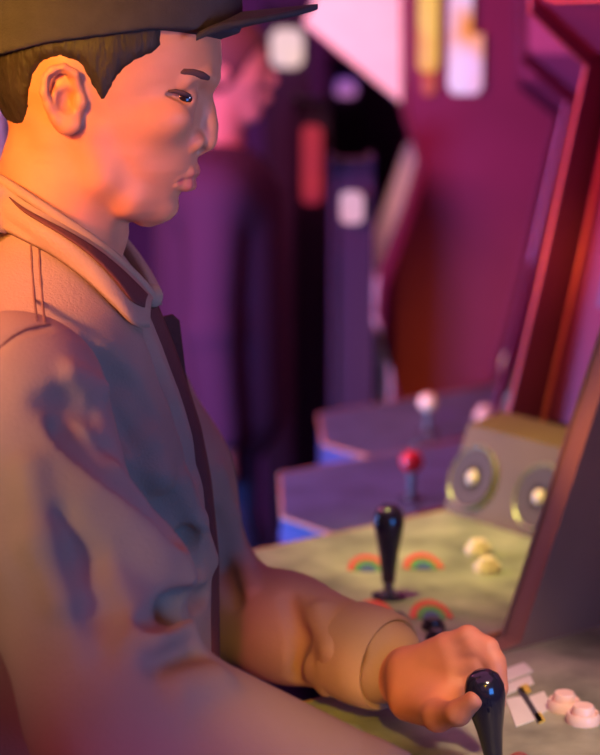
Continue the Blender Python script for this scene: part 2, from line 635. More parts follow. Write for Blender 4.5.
def cabinet(loc, label, start, tilt, mleft, mstick, ball=False, art='', trims=(None, None), mstart=None, body=None, side=None, bx=0.39, thick=.007, zs=1.0, mp=None, runs=(4, 5, 6, 7, 8)):
    t = empty('arcade_cabinet', (loc[0], loc[1], 0), label, 'arcade cabinet', 'arcade cabinets in a row', ROT)
    t.scale = (1, 1, zs)
    body = body or M_cabn
    side = side or SIDE_FAR
    box('cabinet_body', (0.02, RY + 0.018, 0.0), (0.79, LY - 0.018, 0.93), body, t, 0.004)
    side_panel(t, LY - thick, LY, mleft, trims[0], side, runs)
    side_panel(t, RY, RY + 0.012, M_cab, trims[1], side)
    # control panel: a steel plate over a box
    prism('panel_box', [(p[0] * 0.98, p[1]) for p in PANEL], 'z', 0.90, PZ - 0.006, body, t, 0.003)
    p = prism('control_panel', PANEL, 'z', PZ - 0.006, PZ, mp or M_panel, t, 0.002)
    bm = bmesh.new()
    add_tube(bm, [(q[0], q[1], PZ - 0.003) for q in PANEL], 0.0035, 8, closed=True)
    bm_obj('panel_edging', bm, M_edge, p, smooth=True)
    # speaker board, bezel, screen, head
    prism('speaker_board', [(bx, PZ), (bx + .04, 1.11), (bx + .10, 1.12), (bx + .10, PZ)], 'y', RY + 0.018, LY - 0.018, M_speak, t)
    for sy in (0.200, 0.078):
        speaker(t, bx + .019, sy, 1.048)
    prism('monitor_bezel', [(0.47, 1.10), (0.50, 1.10), (0.70, 1.62), (0.60, 1.62)], 'y', RY + 0.018, LY - 0.018, M_inner, t)
    bm = bmesh.new()
    add_prism(bm, [(0.488, 1.17), (0.582, 1.555), (0.588, 1.553), (0.494, 1.168)], 'y', RY + 0.07, LY - 0.07)
    bm_obj('monitor_screen', bm, M_scr_k, t)
    if trims[1] is not None:
        tube('bezel_trim', polyline([(0.432, LY - .03, 1.02), (0.51, LY - .03, 1.29), (0.585, LY - .03, 1.57)]), .003, trims[1], t, n=8)
    mq = prism('marquee', [(0.445, 1.655), (0.435, 1.93), (0.78, 1.93), (0.78, 1.60), (0.555, 1.585)], 'y', RY + 0.012, LY - thick, M_inner, t, 0.004)
    # joystick and buttons
    joystick(t, tilt, mstick, ball)
    for i, (x, y) in enumerate(start):
        button(t, 'start_button', x, y, 0.0155, mstart or M_cream, 0.012)
    for x, y in ((-0.05, -0.075), (-0.03, -0.11), (-0.05, -0.14), (-0.09, -0.075), (-0.075, -0.11), (-0.09, -0.14)):
        button(t, 'action_button', x, y, 0.0125, M_blackb)
    if art == 'rainbow':
        for u, v in ((368, 572), (424, 570), (374, 620), (432, 620)):
            q = atz(u, v, PZ) - Vector((loc[0], loc[1], 0))
            rainbow(t, q.x * .8 + q.y * .6, -q.x * .6 + q.y * .8)
        bm = bmesh.new()
        add_tube(bm, polyline([(0.428, RY + .05, 1.653), (0.428, LY - .06, 1.653), (0.428, LY - .032, 1.662), (0.428, LY - .022, 1.69), (0.428, LY - .022, 1.92)], 4), .0022, 6)
        bm_obj('marquee_trim', bm, M_trimo, mq, smooth=True)
    elif art == 'sticker':
        def lp(u, v):
            q = atz(u, v, PZ) - Vector((loc[0], loc[1], 0))
            return (q.x * .8 + q.y * .6, -q.x * .6 + q.y * .8)
        st = None
        for quad in (((500, 672), (524, 663), (533, 672), (508, 682)), ((503, 686), (530, 676), (534, 684), (506, 695)), ((506, 700), (521, 697), (536, 720), (516, 727)), ((526, 699), (544, 692), (553, 708), (538, 716))):
            bm = bmesh.new()
            add_prism(bm, [lp(*q) for q in quad], 'z', PZ, PZ + .001)
            if st is None:
                st = bm_obj('instruction_sticker', bm, M_white, t)
            else:
                bm_obj('sticker_block', bm, M_white, st)
        for quad, m in ((((517, 690), (522, 688), (543, 722), (538, 724)), M_ink), (((519, 688), (527, 685), (531, 692), (523, 695)), M_yel), (((534, 716), (540, 713), (545, 721), (539, 724)), M_yel)):
            bm = bmesh.new()
            add_prism(bm, [lp(*q) for q in quad], 'z', PZ, PZ + .0016)
            bm_obj('sticker_mark', bm, m, st)
    return t


def lp_near(u, v):
    q = atz(u, v, PZ) - Vector((0.165, -0.08, 0))
    return (q.x * .8 + q.y * .6, -q.x * .6 + q.y * .8)


NEAR = cabinet((0.165, -0.08), 'arcade cabinet whose black bat joystick the player grips', [lp_near(564, 709), lp_near(583, 722)], (math.radians(4), math.radians(-14), 0), M_part, M_black, art='sticker', mstart=M_pinkb, body=M_part, side=SIDE_NEAR, bx=.40, thick=.030)
def lp_far(u, v):
    q = atz(u, v, PZ) - Vector((0.098, 0.414, 0))
    return (q.x * .8 + q.y * .6, -q.x * .6 + q.y * .8)


FAR = cabinet((0.098, 0.414), 'arcade cabinet with rainbow arcs around its upright black joystick and twin speakers', [lp_far(478, 553), lp_far(487, 571)], (0, 0, 0), M_cab, M_black, art='rainbow', trims=(M_trimo, M_trimd), bx=.29)
cabinet((0.16, 1.005), 'arcade cabinet with a red ball-top stick behind the rainbow panel', [(0.185, 0.052), (0.155, 0.026)], (0, 0, 0), M_inner, M_red, ball=True, runs=(5, 6), trims=(M_trimg, None), zs=.955, mp=M_bpanel)
cabinet((0.225, 1.60), 'arcade cabinet with a white ball-top stick, last of the row', [(0.185, 0.052), (0.155, 0.026)], (0, 0, 0), M_cab, M_cream, ball=True, zs=.92, mp=M_bpanel)

# ------------------------------------------------------------------ machines further back
# cream cabinet seen from its side
t = empty('arcade_cabinet', (0.2, 2.9, 0), 'cream sided arcade cabinet with overhanging head behind the row', 'arcade cabinet')
Yw = 2.6
out = [at(u, v, Yw) for u, v in ((352, -70), (306, 22), (416, 112), (436, 150), (421, 166), (404, 215), (374, 288), (374, 320))]
pl = [(p.x - 0.2, p.z) for p in out] + [(out[-1].x - 0.16, 0.9), (out[-1].x - 0.16, 0.0), (0.45, 0.0), (0.45, out[0].z)]
prism('side_panel', pl, 'y', -0.30, -0.275, M_whitecab, t, 0.004)
prism('side_panel', pl, 'y', 0.275, 0.30, M_whitecab, t, 0.004)
box('cabinet_body', (out[-1].x - 0.14, -0.275, 0.0), (0.44, 0.275, 0.98), M_cabn, t)
box('cabinet_head', (out[2].x - 0.2 + 0.05, -0.275, 0.98), (0.44, 0.275, out[0].z - 0.01), M_cab, t)
# dark tower with two lit columns
Yt = 2.2
t = empty('arcade_cabinet', (0.0, 2.38, 0), 'dark tower cabinet carrying two glowing orange and lilac columns', 'arcade cabinet')
o1 = [at(u, v, Yt) for u, v in ((412, -70), (413, 118), (430, 172), (414, 225), (388, 292), (384, 340))]
pl = [(p.x, p.z) for p in o1] + [(o1[-1].x + 0.04, 0.85), (o1[-1].x + 0.04, 0.0), (0.54, 0.0), (0.54, o1[0].z)]
prism('tower_body', pl, 'y', -0.18, 0.18, M_tower, t, 0.004)


def rounded_column(name, u0, u1, v0, v1, m):
    A, B = at(u0, v0, Yt), at(u1, v1, Yt)
    r = abs(B.x - A.x) / 2
    cx = (A.x + B.x) / 2
    bm = bmesh.new()
    add_lathe(bm, [(0, B.z), (r * 0.6, B.z + r * 0.15), (r * 0.9, B.z + r * 0.5), (r, B.z + r), (r, A.z), (0, A.z)], (cx, -0.18, 0), (0, 0, 1), 20)
    return bm_obj(name, bm, m, t, smooth=True)


rounded_column('light_column', 419, 438, -70, 74, screen_mat('orange_tube', rgb(240, 120, 50), rgb(250, 190, 90), 1.0, 9))
rounded_column('light_column_foot', 421, 436, 72, 96, screen_mat('red_tube', rgb(190, 50, 60), rgb(220, 90, 60), 0.8, 9))
rounded_column('light_column', 450, 471, -70, 95, screen_mat('lilac_tube', rgb(240, 140, 70), rgb(235, 190, 240), 1.1, 8))
rounded_column('light_column', 460, 482, 34, 95, screen_mat('peach_tube', rgb(250, 150, 80), rgb(235, 180, 240), 1.1, 8))

# low glowing games along the back wall
def back_game(u, v, w, h, m, label, y, d=0.25):
    q = at(u, v, y)
    g = empty('arcade_cabinet', (q.x, y + d / 2, 0), label, 'arcade cabinet')
    x0, x1, f = -w / 2 - 0.02, w / 2 + 0.02, -d / 2
    prism('cabinet_body', [(f, 0.0), (f, q.z - h / 2 - 0.06), (f + .01, q.z - h / 2 - 0.03), (f + .03, q.z + h / 2 + 0.03), (f, q.z + h / 2 + 0.06), (-f, q.z + h / 2 + 0.06), (-f, 0.0)], 'x', x0, x1, M_low, g, 0.01)
    r = min(w, h) * .3
    pts = []
    for sx, sz, a0 in ((1, 1, 0), (-1, 1, 90), (-1, -1, 180), (1, -1, 270)):
        for k in range(6):
            a = math.radians(a0 + 18 * k)
            pts.append((sx * (w / 2 - r) + r * math.cos(a), q.z + sz * (h / 2 - r) + r * math.sin(a)))
    prism('monitor_screen', pts, 'y', f - .005, f + .03, m, g)
    return g


S_white = screen_mat('white_screen', rgb(255, 214, 190), rgb(230, 190, 210), 1.0, 6)
S_red = screen_mat('red_screen', rgb(190, 50, 66), rgb(150, 34, 66), 0.8, 6)
S_blue = screen_mat('blue_violet_screen', rgb(110, 60, 190), rgb(200, 120, 190), 0.8, 9)
S_pink = screen_mat('pale_pink_screen', rgb(235, 160, 180), rgb(215, 190, 220), 0.9, 6)
back_game(287, 48, 0.085, 0.10, S_white, 'arcade cabinet with a small bright white screen near the cap brim', 3.3)
back_game(312, 165, 0.05, 0.19, S_red, 'arcade cabinet with a narrow red lit screen', 2.95)
back_game(346, 88, 0.06, 0.05, S_blue, 'arcade cabinet with a blue violet lit screen below the cream overhang', 3.85)
back_game(352, 208, 0.045, 0.06, S_pink, 'slim arcade cabinet with a small pale pink lit screen', 2.0, 0.12)

# pale post at the far left
p = at(-6, 120, 3.2)
bm = bmesh.new()
add_box(bm, (p.x - 0.07, 3.1, 0.0), (p.x + 0.035, 3.25, 1.60))
tag(bm_obj('post', bm, mat('pale_grey_post_paint', rgb(205, 196, 184), 0.6), None, bevel=0.006), 'pale grey post behind the back of the player\'s head', 'post')

# ------------------------------------------------------------------ the player
M_skin = mat('warm_skin', rgb(198, 126, 94), 0.5, noise=0.05, scale=40, bump=0.04, bscale=500, attr=('lip', rgb(176, 84, 84)), spec=0.35, sss=0.15)
M_hair = mat('short_black_hair', rgb(44, 34, 30), 0.6, noise=0.3, scale=120, bump=0.6, bscale=160, stretch=(1, 1, 0.25), spec=0.3)
M_cap = mat('dark_wool_cap', rgb(60, 54, 57), 0.9, noise=0.12, scale=60, bump=0.25, bscale=500, spec=0.2)
M_canvas = mat('tan_canvas', rgb(160, 130, 108), 0.85, noise=0.16, scale=7, bump=0.22, bscale=420, spec=0.2)
M_cloth_shade = mat('brown_cloth_and_shade', rgb(96, 56, 52), 0.9, bump=0.3, bscale=300, spec=0.2)  # brown of placket and flap, also the painted shade below the collar roll
M_seam = mat('seam_thread', rgb(120, 84, 76), 0.85, spec=0.2)
M_brow = mat('brow_hair', rgb(84, 56, 58), 0.8, spec=0.2)
M_eye = mat('dark_brown_eye', rgb(40, 26, 28), 0.12)
M_trou = mat('navy_denim', rgb(50, 54, 82), 0.85, noise=0.15, scale=40)
M_shoe = mat('dark_shoe_leather', rgb(48, 40, 40), 0.5)

player = empty('person', (-0.2, 0.0, 0.0), 'person in dark flat-brimmed cap and tan canvas jacket, gripping the near joystick', 'person')
PO = Vector((-0.2, 0.0, 0.0))


def put(o):
    """hang a part modelled in place under the player"""
    o.parent = player
    o.matrix_parent_inverse = Matrix.Translation(-PO)
    return o


def prof(tab, y=0.0):
    """(pixel u, pixel v) rows to x against z on the plane y"""
    ps = [at(u, v, y) for u, v in tab]
    z = np.array([p.z for p in ps])
    x = np.array([p.x for p in ps])
    o = np.argsort(z)
    return z[o], x[o]


FRONT = prof([(110, -56), (150, -46), (182, -30), (206, -5), (217, 18), (221, 40), (222, 62), (219, 78), (210, 95), (206, 112), (203, 130), (199, 150), (197.5, 158), (196, 168), (188, 182), (179, 198), (175, 206), (169, 213), (159, 219), (146, 223)])
BACK = prof([(110, -56), (62, -46), (33, -30), (8, -5), (-6, 25), (-8, 60), (-2, 90), (10, 115), (34, 140), (70, 165), (93, 183), (110, 202), (126, 215), (140, 224)])
WTAB = [(-56, .0), (-46, .032), (-35, .048), (-15, .063), (15, .074), (50, .0775), (90, .0755), (120, .070), (150, .061), (175, .050), (195, .039), (208, .030), (217, .020), (224, .006)]
wz = np.array([at(110, v, 0).z for v, w in WTAB])[::-1]
ww = np.array([w for v, w in WTAB])[::-1]


def head_field(X, Y, Z, grow=0.0):
    z = Z.ravel()
    f = np.interp(z, *FRONT) + grow
    b = np.interp(z, *BACK) - grow
    w = np.interp(z, wz, ww) + grow
    L = np.maximum(f - b, 1e-3)
    c = b + 0.45 * L
    f, b, w, c = [q[None, None, :].astype(np.float32) for q in (f, b, np.maximum(w, 1e-3), c)]
    a = np.where(X > c, f - c, c - b)
    low = np.clip((1.62 - Z) / .06, 0, 1)
    n = np.where(X > c, 2.15 - .40 * low, 2.15)
    q = ((np.abs(X - c) / a) ** n + (np.abs(Y) / w) ** n) ** (1 / n)
    d = (q - 1) * np.minimum(np.minimum(f - c, c - b), w) * 0.95
    top, bot = FRONT[0][-1] + grow, FRONT[0][0] - grow
    d = np.maximum(d, np.maximum(Z - top, bot - Z))
    return d.astype(np.float32)


def P(u, v, y=0.0):
    """a point seen at (u, v) on the near side, at sideways distance y; mirrored for the far side"""
    p = at(u, v, -abs(y))
    return (p.x, y, p.z)


def axis(*segs):
    """a rectilinear grid axis: (from, to, step) runs"""
    out = [segs[0][0]]
    for a, b, s in segs:
        n = max(1, int(round((b - a) / s)))
        out += [a + (b - a) * k / n for k in range(1, n + 1)]
    return out


H = Field(None, None, 0.002, [axis((-.42, -.275, .005), (-.275, -.045, .0017), (-.045, .0, .004), (.0, .27, .002)),
                              axis((-.40, -.11, .004), (-.11, .11, .0017), (.11, .30, .005)),
                              axis((.82, .99, .005), (.99, 1.14, .002), (1.14, 1.32, .005), (1.32, 1.735, .0016))])
sl, X, Y, Z = H.sub((-.29, -.13, 1.40), (-.03, .13, 1.74))
H.F[sl] = head_field(X, Y, Z)
for s in (-1, 1):
    # jaw, cheekbone, brow ridge
    H.chain([P(155, 206, .006 * s), P(126, 199, .034 * s), P(97, 176, .051 * s), P(86, 140, .059 * s)], [.0090, .0090, .010, .010], k=.02)
    H.ball(P(160, 118, .044 * s), (.022, .014, .014), k=.02)
    H.chain([P(209, 80, .008 * s), P(202, 78, .026 * s), P(186, 82, .042 * s)], [.0055, .006, .005], k=.010)
    # eye socket, then lids over the eyeball
    H.ball(P(205, 97, .033 * s), (.014, .012, .009), k=.012, op='cut')
    H.ball(P(182, 97, .031 * s), (.0130, .0130, .0125), k=.006)
# nose
H.chain([P(202, 94), P(204, 112), P(205, 126)], [.0062, .0080, .0096], k=.008)
H.chain([P(205, 126), P(205.2, 138)], [.0096, .0102], k=.006)
H.chain([P(204, 142), P(199, 148)], [.0082, .0058], k=.004)
for s in (-1, 1):
    H.ball(P(191, 140.5, .0150 * s), (.0112, .0090, .0096), k=.0035)
    H.ball(P(201.5, 151.5, .0080 * s), (.0056, .0034, .0036), k=.0015, op='cut')
    H.chain([P(189, 127, .019 * s), P(182.5, 133, .0225 * s), P(179, 141, .0235 * s), P(182, 150, .021 * s)], [.0006, .0024, .0030, .0018], k=.005, op='cut')
# lips and chin
for s in (-1, 1):
    H.chain([P(192.5, 170.5, 0), P(188, 173.0, .011 * s), P(176, 180.5, .023 * s)], [.0056, .0050, .0026], k=.004)
    H.chain([P(189.5, 185, 0), P(186, 185.5, .010 * s), P(175, 184.5, .022 * s)], [.0054, .0050, .0024], k=.004)
    H.chain([P(203, 177.2, 0), P(196, 177.8, .010 * s), P(184, 180.5, .021 * s), P(173, 183.0, .026 * s)], [.0010, .0010, .0010, .0005], k=.0022, op='cut')
H.ball(P(160, 206, 0), (.0095, .015, .0095), k=.010)
H.ball(P(194, 198.5, 0), (.008, .018, .0035), k=.008, op='cut')
# ears
for s in (-1, 1):
    H.ball(P(64, 100, .078 * s), (.0150, .0075, .026), k=.006)
    H.chain([P(79, 92, .080 * s), P(74, 74, .086 * s), P(63, 68.5, .089 * s), P(52, 71.5, .091 * s), P(46, 80, .092 * s), P(44.5, 92, .092 * s), P(48.5, 106, .089 * s), P(56, 119, .085 * s), P(64, 126, .082 * s)],
            [.0034, .0038, .0040, .0040, .0040, .0038, .0036, .0040, .0050], k=.003)
    H.ball(P(69, 124, .081 * s), (.0085, .0055, .0075), k=.004)
    H.chain([P(55, 92, .086 * s), P(57, 104, .086 * s), P(63, 113, .084 * s), P(70, 116, .083 * s)], [.0026, .0028, .0028, .0022], k=.003)
    H.ball(P(67.5, 101, .089 * s), (.0088, .0115, .0110), k=.002, op='cut')
    H.chain([P(51.5, 92, .093 * s), P(54, 80, .094 * s), P(62, 76, .093 * s), P(70, 80, .090 * s)], [.0030, .0042, .0044, .0034], k=.002, op='cut')
    H.ball(P(80, 102, .080 * s), (.0050, .0048, .0062), k=.003)
# neck, with the tendon that runs from behind the ear
H.chain([P(70, 130), P(64, 175), P(50, 300)], [.046, .047, .053], k=.02, ys=0.86)
for s in (-1, 1):
    H.chain([P(56, 140, .048 * s), P(90, 250, .026 * s)], [.010, .010], k=.02)
H.ball(P(112, 238, 0), (.010, .010, .012), k=.015)
# the slit between the lids, found on the surface
LID = [H.hit(u, v) for u, v in ((167, 94.5), (175, 95), (183, 97), (190, 99.5))]
for s in (1, -1):
    H.chain([(p.x, p.y * s, p.z) for p in LID], [.0016, .0038, .0046, .0030], k=.0015, op='cut')

# torso, arms and hands under the clothes (all one body)
SH_R, EL_R = Vector((-.214, -.190, 1.343)), Vector((-.130, -.300, 1.150))
SH_L, EL_L = Vector((-.205, .160, 1.350)), at(205, 602, .20)
WR_L = at(397, 672, .035)
WR_R = Vector((.08, -.300, 1.064))
B = H
B.chain([(-.235, 0, 1.33), (-.235, 0, 1.2), (-.245, 0, .86)], [.06, .08, .09], k=.03, ys=0.75)
B.chain([SH_R + Vector((0, .03, -.03)), (-.20, 0, 1.345), SH_L + Vector((0, -.03, -.03))], [.040, .045, .040], k=.02)
B.chain([SH_R + Vector((0, .03, -.03)), EL_R, WR_R], [.040, .036, .026], k=.02)
B.chain([SH_L + Vector((0, -.03, -.03)), EL_L, WR_L], [.040, .036, .026], k=.02)
B.chain([P(64, 180), P(50, 300)], [.043, .048], k=.02, ys=.86)

# left hand round the bat top; right hand resting over the buttons
J = (Matrix.Translation((0.165, -0.08, PZ)) @ Matrix.Rotation(ROT, 4, 'Z') @ Matrix.Rotation(math.radians(-14), 4, 'Y') @ Matrix.Rotation(math.radians(4), 4, 'X'))
bat = J @ Vector((0, 0, 0.088))
G = H


def px(u, v, y):
    p = at(u, v, y)
    return (p.x, p.y, p.z)


G.chain([WR_L, Vector(px(412, 676, .0))], [.024, .025], k=.012, ys=1.15)
# back of the hand: four metacarpal ridges fanning from the wrist, with the heel of the palm below
fing = [((446, 646), (468, 637), (488, 648), (497, 670)), ((450, 658), (474, 648), (494, 662), (499, 688)), ((452, 672), (476, 664), (495, 680), (497, 704)), ((450, 688), (472, 682), (489, 697), (491, 718))]
dy = [(-.022, -.030, -.040, -.050), (-.026, -.036, -.046, -.052), (-.034, -.040, -.046, -.050), (-.040, -.042, -.044, -.046)]
for k, (f, d) in enumerate(zip(fing, dy)):
    r = (.0098, .0102, .0096, .0085)[k]
    G.chain([px(408, 664 + 6 * k, -.002 - .004 * k), px(f[0][0], f[0][1], d[0])], [.0125, r * 1.18], k=.010)
    G.chain([px(u, v, y) for (u, v), y in zip(f, d)], [r * 1.10, r, r * .92, r * .80], k=.0035)
G.chain([px(410, 700, -.02), px(438, 706, -.05)], [.019, .017], k=.014)
# thumb along the near side
G.chain([px(418, 704, -.03), px(438, 716, -.072), px(458, 713, -.098), px(474, 700, -.108)], [.0150, .0125, .0100, .0082], k=.006)
# right hand
rw = Vector(WR_R)
G.chain([rw, rw + Vector((.05, .03, -.004))], [.025, .028], k=.012)
for k in range(4):
    o = Vector((.062 - .006 * abs(k - 1.2), .068 - .021 * k, .002))
    b0 = rw + o
    L = (.036, .041, .038, .030)[k]
    d = Vector((.86, .25, .0))
    G.chain([b0 - d * .03, b0, b0 + d * L + Vector((0, 0, .008)), b0 + d * L * 1.75 + Vector((0, 0, -.012)), b0 + d * L * 2.1 + Vector((0, 0, -.028))], [.010, .0098, .0092, .0085, .0075], k=.004)
G.chain([rw + Vector((.015, .045, -.004)), rw + Vector((.05, .075, -.006)), rw + Vector((.085, .088, -.014))], [.013, .0112, .009], k=.006)


me, V = H.mesh('body')
# lips are redder than the skin round them
lipv = np.zeros(len(V))
for c, r in (((P(196, 172, 0)), .0065), (P(194, 184, 0), .0065), (P(189, 175, .012), .0055), (P(189, 175, -.012), .0055), (P(188, 185, -.012), .0055), (P(188, 185, .012), .0055), (P(180, 181, -.021), .004), (P(180, 181, .021), .004)):
    lipv = np.maximum(lipv, np.clip(1.35 - np.linalg.norm(V - np.array(c), axis=1) / r, 0, 1))
a = me.attributes.new('lip', 'FLOAT', 'POINT')
a.data.foreach_set('value', lipv.astype(np.float32))
body = put(link('body', me, M_skin))

# eyes and brows
for s in (1, -1):
    c = at(182, 97, -.031)
    bm = bmesh.new()
    bmesh.ops.create_uvsphere(bm, u_segments=24, v_segments=16, radius=.0117)
    bmesh.ops.translate(bm, verts=bm.verts, vec=(c.x + .0006, -.0312 * s, c.z))
    put(bm_obj('eye', bm, M_eye, None, smooth=True))
    bm = bmesh.new()
    pts = [Vector((p.x + .0004, (p.y - .0008) * s, p.z + .0030)) for p in LID]
    add_tube(bm, pts, [.0010, .0019, .0022, .0014], 8)
    put(bm_obj('eyelash', bm, M_brow, None, smooth=True))
    bw = [H.hit(u, v) for u, v in ((177, 73), (184, 71.5), (193, 72.5), (202, 75), (209, 78))]
    bm = bmesh.new()
    add_tube(bm, [Vector((p.x - .0006, (p.y + .0004) * s, p.z)) for p in bw], [.0010, .0028, .0034, .0034, .0022], 8)
    put(bm_obj('eyebrow', bm, M_brow, None, smooth=True))

# hair: the head's own shape grown a little and cut along the hairline
def poly_sd(poly, X, Z):
    d = np.full(np.broadcast(X, Z).shape, 1e9, np.float32)
    ins = np.zeros(d.shape, bool)
    n = len(poly)
    for i in range(n):
        x0, z0 = poly[i]
        x1, z1 = poly[(i + 1) % n]
        ex, ez = x1 - x0, z1 - z0
        t = np.clip(((X - x0) * ex + (Z - z0) * ez) / (ex * ex + ez * ez + 1e-12), 0, 1)
        d = np.minimum(d, (X - x0 - t * ex) ** 2 + (Z - z0 - t * ez) ** 2)
        c = ((z0 > Z) != (z1 > Z)) & (X < (x1 - x0) * (Z - z0) / (z1 - z0 + 1e-12) + x0)
        ins ^= c
    d = np.sqrt(d)
    return np.where(ins, -d, d)


def smax(a, b, k):
    h = np.clip(0.5 - 0.5 * (a - b) / k, 0, 1)
    return a * (1 - h) + b * h + k * h * (1 - h)


hairline = [(170, -30), (165, 20), (164, 48), (156, 56), (140, 62), (128, 71), (119, 82), (112, 95), (107, 103), (101, 102), (95, 93), (88, 80), (80, 66), (62, 60), (46, 64), (37, 76), (33, 92), (31, 112), (27, 135), (17, 150), (-40, 170), (-70, 100), (-70, -60), (60, -80)]
hp = [(at(u, v, -.062).x, at(u, v, -.062).z) for u, v in hairline]
R = Field((-0.29, -0.10, 1.46), (-0.07, 0.10, 1.74), 0.0022)
sl, X, Y, Z = R.sub(R.lo, R.lo + 1)
hf = head_field(X, Y, Z, 0.0042)
pd = poly_sd(hp, X[:, :, 0], Z[:, 0, :].reshape(1, -1))[:, None, :]
R.F[:] = smax(hf, pd.astype(np.float32), .014)
nx = X * 900 + Z * 150
R.F[:] += (0.0006 * np.sin(nx + 6 * np.sin(Z * 300)) * np.cos(Z * 700 + Y * 500)).astype(np.float32)
me, V = R.mesh('hair')
put(link('hair', me, M_hair))

# cap: crown over the hair, flat brim bending down at its sides
K = Field((-0.305, -0.115, 1.56), (-0.03, 0.115, 1.76), 0.0025)
sl, X, Y, Z = K.sub(K.lo, K.lo + 1)
kf = head_field(X, Y, Z, 0.0105)
line = [(236, 27), (160, 29), (60, 42), (-60, 72)]
lx = np.array([at(u, v, 0).x for u, v in line][::-1])
lz = np.array([at(u, v, 0).z for u, v in line][::-1])
edge = np.interp(X.ravel(), lx, lz)[:, None, None].astype(np.float32)
K.F[:] = smax(kf, edge - Z, .003)
K.chain([P(185, -14), P(145, -28), P(80, -30)], [.035, .04, .04], k=.05)
me, V = K.mesh('cap')
cap = put(link('cap', me, M_cap))
# crown seams and sweatband edge
xs = np.linspace(-1, 1, 25)
bm = bmesh.new()
rows = []
root = at(222, 30, 0)
HW = .062
for i, q in enumerate(np.linspace(-1, 1, 33)):
    y = HW * q
    x0 = root.x - .022 * (1 - math.sqrt(max(0, 1 - (q * .98) ** 2)))
    Lr = (at(313, 10, 0).x - root.x) * math.sqrt(max(0, 1 - abs(q) ** 2.6)) + .004
    col = []
    for j, tt in enumerate(np.linspace(0, 1, 14)):
        x = x0 + (Lr + (root.x - x0) * tt * .9) * tt
        z = root.z + .011 + .100 * (x - root.x) - (4.0 - 2.2 * tt) * y * y
        col.append((x, y, z))
    rows.append(col)
top = [[bm.verts.new((x, y, z + .0022)) for x, y, z in c] for c in rows]
botm = [[bm.verts.new((x, y, z - .0022)) for x, y, z in c] for c in rows]
for i in range(32):
    for j in range(13):
        bm.faces.new((top[i][j], top[i][j + 1], top[i + 1][j + 1], top[i + 1][j]))
        bm.faces.new((botm[i][j], botm[i + 1][j], botm[i + 1][j + 1], botm[i][j + 1]))
rim_t = [top[i][0] for i in range(33)] + top[32][1:] + [top[i][13] for i in range(31, -1, -1)] + top[0][12:0:-1]
rim_b = [botm[i][0] for i in range(33)] + botm[32][1:] + [botm[i][13] for i in range(31, -1, -1)] + botm[0][12:0:-1]
for i in range(len(rim_t)):
    j = (i + 1) % len(rim_t)
    try:
        bm.faces.new((rim_t[i], rim_b[i], rim_b[j], rim_t[j]))
    except ValueError:
        pass
br = bm_obj('brim', bm, M_cap, None, smooth=True)
br.parent = cap

# ------------------------------------------------------------------ jacket
TF = prof([(98, 225), (122, 258), (148, 296), (166, 340), (182, 385), (196, 430), (206, 480), (214, 560), (216, 800)])
TB = prof([(-4, 225), (-40, 258), (-85, 296), (-108, 340), (-118, 385), (-120, 430), (-120, 480), (-118, 560), (-118, 800)])
tw = [(215, .060), (240, .078), (262, .105), (290, .140), (320, .172), (350, .180), (400, .178), (500, .172), (800, .175)]
tz = np.array([at(60, v, 0).z for v, w in tw])[::-1]
tww = np.array([w for v, w in tw])[::-1]
T = Field((-.47, -.42, .80), (.16, .34, 1.50), 0.0032)
sl, X, Y, Z = T.sub(T.lo, T.lo + 1)
z = Z.ravel()
f, b, w = np.interp(z, *TF), np.interp(z, *TB), np.interp(z, tz, tww)
yaw = 0.0
c = (f + b) / 2
Xr = X - Y * yaw
Yr = Y
q = ((np.abs(Xr - c[None, None, :]) / ((f - b) / 2)[None, None, :]) ** 2.1 + (np.abs(Yr) / w[None, None, :]) ** 2.1) ** (1 / 2.1)
T.F[:] = ((q - 1) * np.minimum((f - b) / 2, w)[None, None, :] * .95).astype(np.float32)
T.F[:] = np.maximum(T.F, np.maximum(Z - at(60, 222, 0).z, .86 - Z))
# sleeves
T.chain([SH_R, SH_R.lerp(EL_R, .5) + Vector((-.004, 0, .002)), EL_R + Vector((.004, 0, .004))], [.072, .064, .063], k=.014)
fr = EL_R.lerp(WR_R, .88)
T.chain([EL_R, fr], [.063, .044], k=.02)
T.chain([SH_L, SH_L.lerp(EL_L, .55) + Vector((.01, .0, .0)), EL_L], [.072, .064, .058], k=.03)
fl = EL_L.lerp(WR_L, .92)
T.chain([EL_L, EL_L.lerp(fl, .5) + Vector((0, 0, .004)), fl + Vector((0, 0, .006))], [.056, .048, .040], k=.02)


def sculpt(pts, r, k, op, depth=0.0):
    """a fold drawn over the cloth; it stops where the line of sight jumps from one limb to another"""
    rr = list(r) if isinstance(r, (list, tuple)) else [r] * len(pts)
    runs, last = [[]], None
    for (u, v), q in zip(pts, rr):
        p = T.hit(u, v)
        if p is None or (last is not None and abs(p.y - last.y) > .045):
            runs.append([])
        if p is not None:
            runs[-1].append((p + (p - CAM).normalized() * depth, q))
        last = p
    for run in runs:
        if len(run) > 1:
            T.chain([a for a, b in run], [b for a, b in run], k, op)


